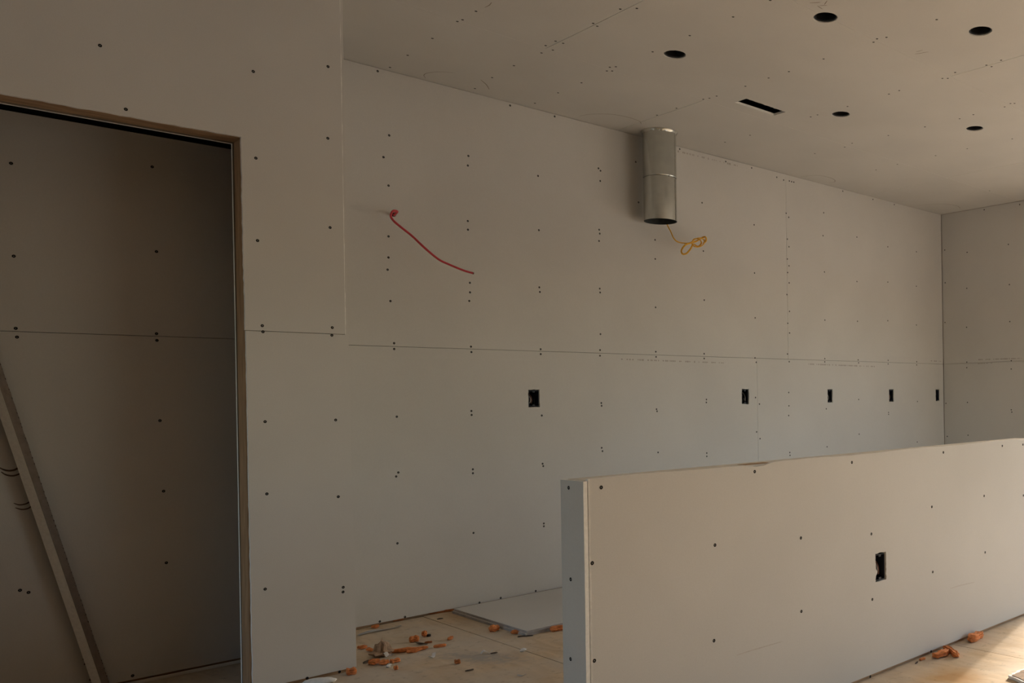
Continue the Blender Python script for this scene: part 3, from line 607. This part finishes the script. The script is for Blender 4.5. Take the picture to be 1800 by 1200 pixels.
# ------------------------------------------------------------------ electrical boxes
BL = ['open outlet box in the back wall nearest the closet corner, below the red cable',
      'open outlet box in the back wall below the steel duct and yellow cable',
      'open outlet box in the back wall, third from the closet side',
      'open outlet box in the back wall, fourth from the closet side',
      'open outlet box in the back wall right beside the far corner',
      'open outlet box low in the face of the half-height wall']
for i, (surf, a, b) in enumerate(BOXES):
    u0, u1, v0, v1 = a[0]+.0015, b[0]-.0015, b[1]+.0015, a[1]-.0015; S = SURF[surf]
    um, vm = (u0+u1)/2, (v0+v1)/2
    e = tag(empty('outlet_box', S(um, v0, -.02)), BL[i], 'outlet box', 'open electrical boxes')
    bm = bmesh.new(); fd, bd, t = -.0040, -.068, .0022
    def quad(p): bm.faces.new([bm.verts.new(S(*q)) for q in p])
    o_ = [(u0, v0), (u1, v0), (u1, v1), (u0, v1)]; i_ = [(u0+t, v0+t), (u1-t, v0+t), (u1-t, v1-t), (u0+t, v1-t)]
    for k in range(4):
        j = (k+1) % 4
        quad([(*o_[k], fd), (*o_[j], fd), (*i_[j], fd), (*i_[k], fd)])
        quad([(*i_[k], fd), (*i_[j], fd), (*i_[j], bd), (*i_[k], bd)])
        quad([(*o_[k], fd), (*o_[j], fd), (*o_[j], bd-t), (*o_[k], bd-t)])
    quad([(*q, bd) for q in i_]); quad([(*q, bd-t) for q in o_])
    bmesh.ops.remove_doubles(bm, verts=bm.verts[:], dist=1e-6); bmesh.ops.recalc_face_normals(bm, faces=bm.faces[:])
    finish(bm, 'box_shell', M['boxblue'], e)
    for s, vv in ((-1, v0+.006), (1, v1-.006)):          # screw ears
        bm = bmesh.new(); us = um
        add_box(bm, (-.007, -.004, 0), (.007, .004, .003))
        for v in bm.verts: v.co = Vector(S(us+v.co.x, vv+v.co.y, -.0075+v.co.z))
        finish(bm, 'screw_ear', M['boxblue'], e)
    bright = (surf == 'back' and i in (0, 1)) or surf == 'half'
    n = 3 if i in (0, 1, 5) else 2
    for k in range(n):
        uu = u0+(u1-u0)*(.25+.25*k)+random.uniform(-.004, .004)
        wp = [S(uu, v1-.012, bd+.006), S(uu+.003, vm+.012, bd+.034), S(uu-.003*(k-1), vm-.010, bd+.048), S(uu+.004*(k-1), v0+.016, bd+.040), S(uu+.005, vm-.004, bd+.022)]
        tube('wire', wp, .0021, [M['copper'], M['wirered'], M['black']][(k+i) % 3], e, 6, 1, 4)

# ------------------------------------------------------------------ recessed light housings
CL = ['open recessed light hole in the ceiling left of the others, nearest the duct side',
      'open recessed light hole with torn rim at the top edge, on a ceiling joint',
      'open recessed light hole in the upper right corner of the ceiling',
      'open recessed light hole right of the vent slot',
      'open recessed light hole nearest the end wall, below the one in the upper right corner']
for i, (cx, cy) in enumerate(CANS):
    e = tag(empty('recessed_light', (cx, cy, H)), CL[i], 'recessed light', 'recessed light holes in the ceiling')
    bm = bmesh.new(); r = CAN_R-.0035
    lathe(bm, (cx, cy), [(r, H+.004), (r, H+.13), (r*.6, H+.15), (.001, H+.152)], 36)
    lathe(bm, (cx, cy), [(r+.0015, H+.004), (r, H+.004)], 36); lathe(bm, (cx, cy), [(r+.0015, H+.004), (r+.0015, H+.13)], 36)
    finish(bm, 'housing', M['can'], e, True)
    bm = bmesh.new(); lathe(bm, (cx, cy), [(r+.0005, H+.0035), (r-.0022, H+.0035), (r-.0022, H+.010), (r+.0005, H+.010)], 36)
    finish(bm, 'trim_ring', M['galv_dark'], e, True)
    for ka in ((1.9, 4.4) if i in (1, 2) else (2.4,)):
        bm = bmesh.new(); add_box(bm, (-.004, -.001, 0), (.004, .001, .035))
        for v in bm.verts:
            c_, s_ = math.cos(ka), math.sin(ka)
            v.co = Vector((cx+(r-.006)*c_-v.co.x*s_+v.co.y*c_, cy+(r-.006)*s_+v.co.x*c_+v.co.y*s_, H+.010+v.co.z))
        finish(bm, 'spring_clip', M['galv'], e)
    if i in (1, 2, 3):
        tube('wire', [(cx-.02, cy+.01, H+.12), (cx, cy-.01, H+.07), (cx+.018, cy+.005, H+.05), (cx+.012, cy+.02, H+.11)], .0022, M['copper'], e, 6, 1, 4)

# ------------------------------------------------------------------ supply register boot
ve = tag(empty('register_boot', ((VENT[0]+VENT[1])/2, (VENT[2]+VENT[3])/2, H)), 'open slot for an air register cut in the ceiling, dark sheet metal boot inside', 'air vent')
bm = bmesh.new(); x0, x1, y0, y1 = VENT[0]+.003, VENT[1]-.003, VENT[2]+.003, VENT[3]-.003
z0, z1 = H+.0135, H+.20
vs0 = [bm.verts.new(c) for c in ((x0, y0, z0), (x1, y0, z0), (x1, y1, z0), (x0, y1, z0))]; vs1 = [bm.verts.new(c) for c in ((x0, y0, z1), (x1, y0, z1), (x1, y1, z1), (x0, y1, z1))]
for k in range(4): bm.faces.new((vs0[k], vs0[(k+1) % 4], vs1[(k+1) % 4], vs1[k]))
bm.faces.new(vs1); bmesh.ops.solidify(bm, geom=bm.faces[:], thickness=.001)
finish(bm, 'boot', M['boot'], ve)
for nm, a_, b_ in (('flange', (x0-.02, y0-.02, H+.0128), (x1+.02, y0-.0005, H+.0135)), ('flange', (x0-.02, y1+.0005, H+.0128), (x1+.02, y1+.02, H+.0135))):
    box(nm, a_, b_, M['galv_dark'], ve)

# ------------------------------------------------------------------ narrow strip leaning in the closet
def leaning_strip():
    A, B = Vector(MISC['strip'][0]), Vector(MISC['strip'][1])
    B = A+(B-A)*1.08; t = (B-A).normalized(); fwd = Vector((0, -1, 0)); fwd = (fwd-t*fwd.dot(t)).normalized(); side = t.cross(fwd).normalized()
    if side.x < 0: side = -side
    e = tag(empty('leaning_strip', A), 'long narrow pale strip with a speckled ragged edge, leaning diagonally in the dark closet', 'strip')
    ca, sa_ = math.cos(math.radians(STRIP_ROT)), math.sin(math.radians(STRIP_ROT))
    s1 = side*ca+fwd*sa_; s2 = -side*sa_+fwd*ca
    w1, w2 = .037, .032                # face width, edge thickness
    bm = bmesh.new(); n = 70; rows = []
    for i in range(n+1):
        q = A+(B-A)*i/n; j = random.uniform(-.0018, .0018) if i % 2 else 0
        rows.append([bm.verts.new(q+s1*a_+s2*b_) for a_, b_ in ((-w1/2, w2/2), (w1/2+j, w2/2), (w1/2+j, -w2/2), (-w1/2, -w2/2))])
    for r0, r1 in zip(rows[:-1], rows[1:]):
        for k in range(4):
            f = bm.faces.new((r0[k], r0[(k+1) % 4], r1[(k+1) % 4], r1[k])); f.material_index = 1 if k == 3 else 0
    bm.faces.new(rows[0]); bm.faces.new(list(reversed(rows[-1])))
    bmesh.ops.recalc_face_normals(bm, faces=bm.faces[:])
    finish(bm, 'strip_core', [M['stripbrown'], M['gypsum']], e)
    bm = bmesh.new()                   # torn specks along the ragged edge
    for i in range(90):
        s = (i+random.uniform(-.3, .3))/90
        q = A+(B-A)*max(.01, s)+s1*(w1/2-.002)+s2*(w2/2+.0006)
        k = random.uniform(.0012, .0028)
        vs = [bm.verts.new(q+t*k*1.8*math.cos(a_)+s1*k*math.sin(a_)) for a_ in (0, 1.26, 2.5, 3.8, 5.0)]; bm.faces.new(vs)
    sp = finish(bm, 'torn_edge_specks', M['scuff'], e); sp['kind'] = 'stuff'
STRIP_ROT = -47
leaning_strip()

# ------------------------------------------------------------------ drywall sheets lying on the floor
S0, S1 = MISC['slab'][0], MISC['slab'][1]
for k, lab in enumerate(('lower of two drywall sheets lying flat on the floor against the back wall', 'upper of two drywall sheets lying flat on the floor against the back wall')):
    bm = bmesh.new(); z0 = .0004+k*.0129; off = .004*k
    add_box(bm, (2.152+off, 3.772-off*.6, z0), (4.55+off, 4.49-.01*k, z0+.0127))
    for f in bm.faces: f.material_index = 0 if abs(f.normal.z) > .5 else 1
    bm.normal_update()
    for f in bm.faces: f.material_index = 0 if abs(f.normal.z) > .5 else 1
    bmesh.ops.bevel(bm, geom=bm.edges[:], offset=.0008, segments=1, affect='EDGES')
    o = finish(bm, 'drywall_sheet', [M['paper'], M['edgegrey']])
    tag(o, lab, 'drywall sheet', 'drywall sheets on the floor')

# ------------------------------------------------------------------ debris on the floor
def lump(name, a, b, th, mat, label, cat, group, z=0.0, hscale=.55, rough=.34, sub=3, wscale=1.0):
    A, B = Vector((*a, 0)), Vector((*b, 0)); d = B-A; ln = max(d.length, th*.8); t = d.normalized() if d.length > 1e-5 else Vector((1, 0, 0)); nn = Vector((-t.y, t.x, 0))
    bm = bmesh.new(); bmesh.ops.create_icosphere(bm, subdivisions=sub, radius=1)
    for v in bm.verts:      # blocky, torn outline rather than a bean
        m_ = max(abs(v.co.x), abs(v.co.y), abs(v.co.z)); v.co = v.co.lerp(v.co/m_*.92, .6)
    mid = (A+B)/2; ph = [random.uniform(0, 6.28) for _ in range(6)]
    for v in bm.verts:
        c = v.co.copy(); w = 1+rough*(math.sin(c.x*5+ph[0])+math.sin(c.y*6+ph[1])+math.sin(c.z*7+ph[2]))*.5+random.uniform(-rough, rough)*.4
        bend = .15*ln*math.sin(c.x*1.6+ph[3])*(.35 if ln > 3*th else 0)
        v.co = Vector((0, 0, 0))+t*(c.x*ln*.52*(1+random.uniform(-.04, .04)))+nn*(c.y*th*.8*wscale*w+bend)+Vector((0, 0, c.z*th*hscale*w))
    zmin = min(v.co.z for v in bm.verts)
    for v in bm.verts:
        v.co.z = max(v.co.z-zmin*.82, 0.0)
    me = bpy.data.meshes.new(name); bm.normal_update(); bm.to_mesh(me); bm.free(); me.materials.append(mat)
    o = link(name, me); o.location = (mid.x, mid.y, z+.0006); tag(o, label, cat, group); return o
def scrap(name, a, b, th, mat, label, cat, group, z=0.0, curl=.010):
    """a thin bent strip with thickness"""
    A, B = Vector((*a, 0)), Vector((*b, 0)); t = (B-A).normalized(); nn = Vector((-t.y, t.x, 0)); n = 8; bm = bmesh.new(); rows = []
    mid = (A+B)/2; ph = random.uniform(0, 3)
    for i in range(n+1):
        s = i/n; q = A.lerp(B, s)-mid; lift = curl*(abs(math.sin(s*4+ph))**2)
        w = th*(.7+.3*math.sin(s*3.1+.2)); q = q+nn*.006*math.sin(s*5+ph)
        rows.append([bm.verts.new(q+nn*k*w+Vector((0, 0, lift+zz+.002*k*math.sin(s*6)+.002))) for k, zz in ((-1, 0), (1, 0), (1, .0012), (-1, .0012))])
    for r0, r1 in zip(rows[:-1], rows[1:]):
        for k in range(4): bm.faces.new((r0[k], r0[(k+1) % 4], r1[(k+1) % 4], r1[k]))
    bm.faces.new(rows[0]); bm.faces.new(list(reversed(rows[-1]))); bmesh.ops.recalc_face_normals(bm, faces=bm.faces[:])
    zm = min(v.co.z for v in bm.verts)
    for v in bm.verts: v.co.z -= zm
    me = bpy.data.meshes.new(name); bm.to_mesh(me); bm.free(); me.materials.append(mat)
    o = link(name, me); o.location = (mid.x, mid.y, z+.0006); tag(o, label, cat, group); return o
FL = ['flat orange foam trimming emerging from behind the left wall edge', 'curved orange foam trimming leading to the brown paper wad', 'longest orange foam trimming, running right from the brown paper wad', 'short orange foam trimming alongside the long one',
 'left orange foam chunk in front of the brown paper wad', 'middle orange foam chunk in front of the brown paper wad', 'right orange foam chunk in front of the brown paper wad', 'small orange foam crumb nearest the camera below the brown wad',
 'rounded orange foam chunk with a dark sliver beside it', 'pinkish orange foam crumb next to the black plug', 'thin orange foam trimming past the end of the longest one', 'very thin orange foam thread below the black plug', 'small orange foam flake on bare floor left of the seam',
 'blocky orange foam chunk in front of the stacked sheets', 'orange foam trimming at the near corner of the stacked sheets', 'orange foam trimming along the front edge of the stacked sheets', 'orange foam trimming beside the half wall end under the white strip',
 'orange foam chunk at the foot of the left wall corner', 'orange foam bit at the back wall foot by the grey strip', 'thin orange foam line along the back wall foot, left piece', 'thin orange foam line along the back wall foot beside the stacked sheets', 'brown-orange foam crumb alone on the open floor',
 'orange foam chunk leaning on the half wall foot, left of a pair', 'orange foam stick lying away from the half wall foot', 'orange foam chunk at the half wall foot farthest right', 'tiny orange foam crumb at the half wall foot left of the pair']
for i, (a, b, th) in enumerate(DEBRIS['foam']):
    a, b = tuple(a), tuple(b)
    if i == 17: a, b = (a[0], a[1]-.02), (b[0], b[1]-.02)
    if i in (22, 24): a, b = (a[0], a[1]-.012), (b[0], b[1]-.012)
    if i == 25: a, b = (a[0]-.004, min(a[1], DH-.02)), (b[0]+.004, min(b[1], DH-.02))
    lump('foam_trimming', a, b, th, M['foam_dull'] if i in (19, 20, 21, 11) else M['foam'], FL[i], 'foam scrap', 'orange foam trimmings on the floor', hscale=.6)
WL = ['long grey paper strip on the floor behind the left wall edge', 'white splinter in the middle of the open floor', 'star-shaped white plaster crumb near the half wall', 'bent white scrap on the brown paper wad pile', 'white plaster crumb in front of the orange pile', 'small pale twisted scrap below the orange trimmings', 'white strip resting against the stacked sheets by the half wall', 'pale flat scrap on the floor near the half wall end']
for i, (a, b, th) in enumerate(DEBRIS['white']):
    if i in (2, 4): lump('plaster_crumb', a, b, th*.8, M['wpaper'], WL[i], 'plaster crumb', 'white scraps on the floor', rough=.5, sub=2)
    else: scrap('paper_scrap', a, b, th*.75, M['gpaper'] if i in (0, 7) else M['wpaper'], WL[i], 'paper scrap', 'white scraps on the floor', curl={0: .005, 7: .002}.get(i, .012), z=.014 if i == 3 else .0)
DL = ['dark sliver in front of the near corner of the stacked sheets', 'short dark brown stick near the bottom of the picture', 'dark sliver near the back wall foot by the seam', 'dark sliver left of the brown paper wad', 'dark sliver right of the rounded orange chunk', 'dark splinter touching the white splinter', 'tiny dark speck by the half wall foot']
for i, (a, b, th) in enumerate(DEBRIS['dark']):
    lump('wood_sliver', a, b, th*.7, M['darkbit'], DL[i], 'wood sliver', 'dark slivers on the floor', hscale=.5, sub=2)
# star legs, plug, wad, chunk, torn board
bx_, by_ = MISC['black']
bm = bmesh.new(); lathe(bm, (bx_, by_), [(.009, .0004), (.0095, .007), (.0075, .010), (.003, .0105), (.0001, .009)], 18); o = finish(bm, 'rubber_plug', M['black'], None, True)
tag(o, 'small round black plug on the plywood next to a foam crumb', 'plug')
def wad():
    c = Vector((1.600, 3.985, 0)); bm = bmesh.new(); bmesh.ops.create_icosphere(bm, subdivisions=3, radius=1)
    for v in bm.verts:
        k = 1+.22*math.sin(v.co.x*7+1)*math.sin(v.co.y*6)+.15*math.sin(v.co.z*9+v.co.x*4)+random.uniform(-.06, .06)
        p = v.co*k; hgt = p.z*.030+.026; sh = 1.15-.85*max(0, p.z)
        v.co = Vector((p.x*.042*sh, p.y*.030*sh, max(0, hgt*(1.2 if p.z > .4 else .8))))
    me = bpy.data.meshes.new('paper_wad'); bm.to_mesh(me); bm.free(); me.materials.append(M['wadpaper'])
    o = link('paper_wad', me); o.location = (c.x, c.y, .0006); tag(o, 'crumpled brown paper wad amid the orange foam pile', 'paper wad')
wad()
bm = bmesh.new(); c = Vector((1.285, 3.785, 0))
bmesh.ops.create_icosphere(bm, subdivisions=3, radius=1)
for v in bm.verts:
    p = v.co*(1+random.uniform(-.04, .04)); v.co = Vector((p.x*.060, p.y*.026, max(0, (p.z*.6+.5)*.022)))
me = bpy.data.meshes.new('plaster_chunk'); bm.to_mesh(me); bm.free(); me.materials.append(M['gypsum'])
o = link('plaster_chunk', me); o.location = (c.x, c.y, .0006); o.rotation_euler = (0, 0, -.6); tag(o, 'flat white plaster chunk at the foot of the left wall', 'plaster chunk')
def torn_piece():
    e = tag(empty('torn_board_piece', (3.07, 1.66, .0006)), 'torn drywall scrap with brown backing on the sunlit floor, lower right corner', 'board scrap')
    out = [(2.985, 1.716), (2.992, 1.722), (3.005, 1.712), (3.018, 1.722), (3.040, 1.716), (3.062, 1.722), (3.10, 1.712), (3.16, 1.70), (3.19, 1.62), (3.17, 1.54), (3.05, 1.53), (2.96, 1.56), (2.955, 1.64), (2.975, 1.68)]
    def prism(pts, z0, z1, name, mat):
        bm = bmesh.new(); n = len(pts); lo_ = [bm.verts.new((x_, y_, z0)) for x_, y_ in pts]; hi_ = [bm.verts.new((x_, y_, z1)) for x_, y_ in pts]
        bm.faces.new(list(reversed(lo_))); bm.faces.new(hi_)
        for k in range(n): bm.faces.new((lo_[k], lo_[(k+1) % n], hi_[(k+1) % n], hi_[k]))
        bmesh.ops.recalc_face_normals(bm, faces=bm.faces[:]); return finish(bm, name, mat, e)
    prism(out, .0006, .012, 'gypsum_core', M['gypsum'])
    inn = [(3.075+(x_-3.075)*.92+random.uniform(-.003, .003), 1.625+(y_-1.625)*.86+random.uniform(-.003, .003)) for x_, y_ in out]
    prism(inn, .0121, .0140, 'brown_backing', M['brown'])
torn_piece()
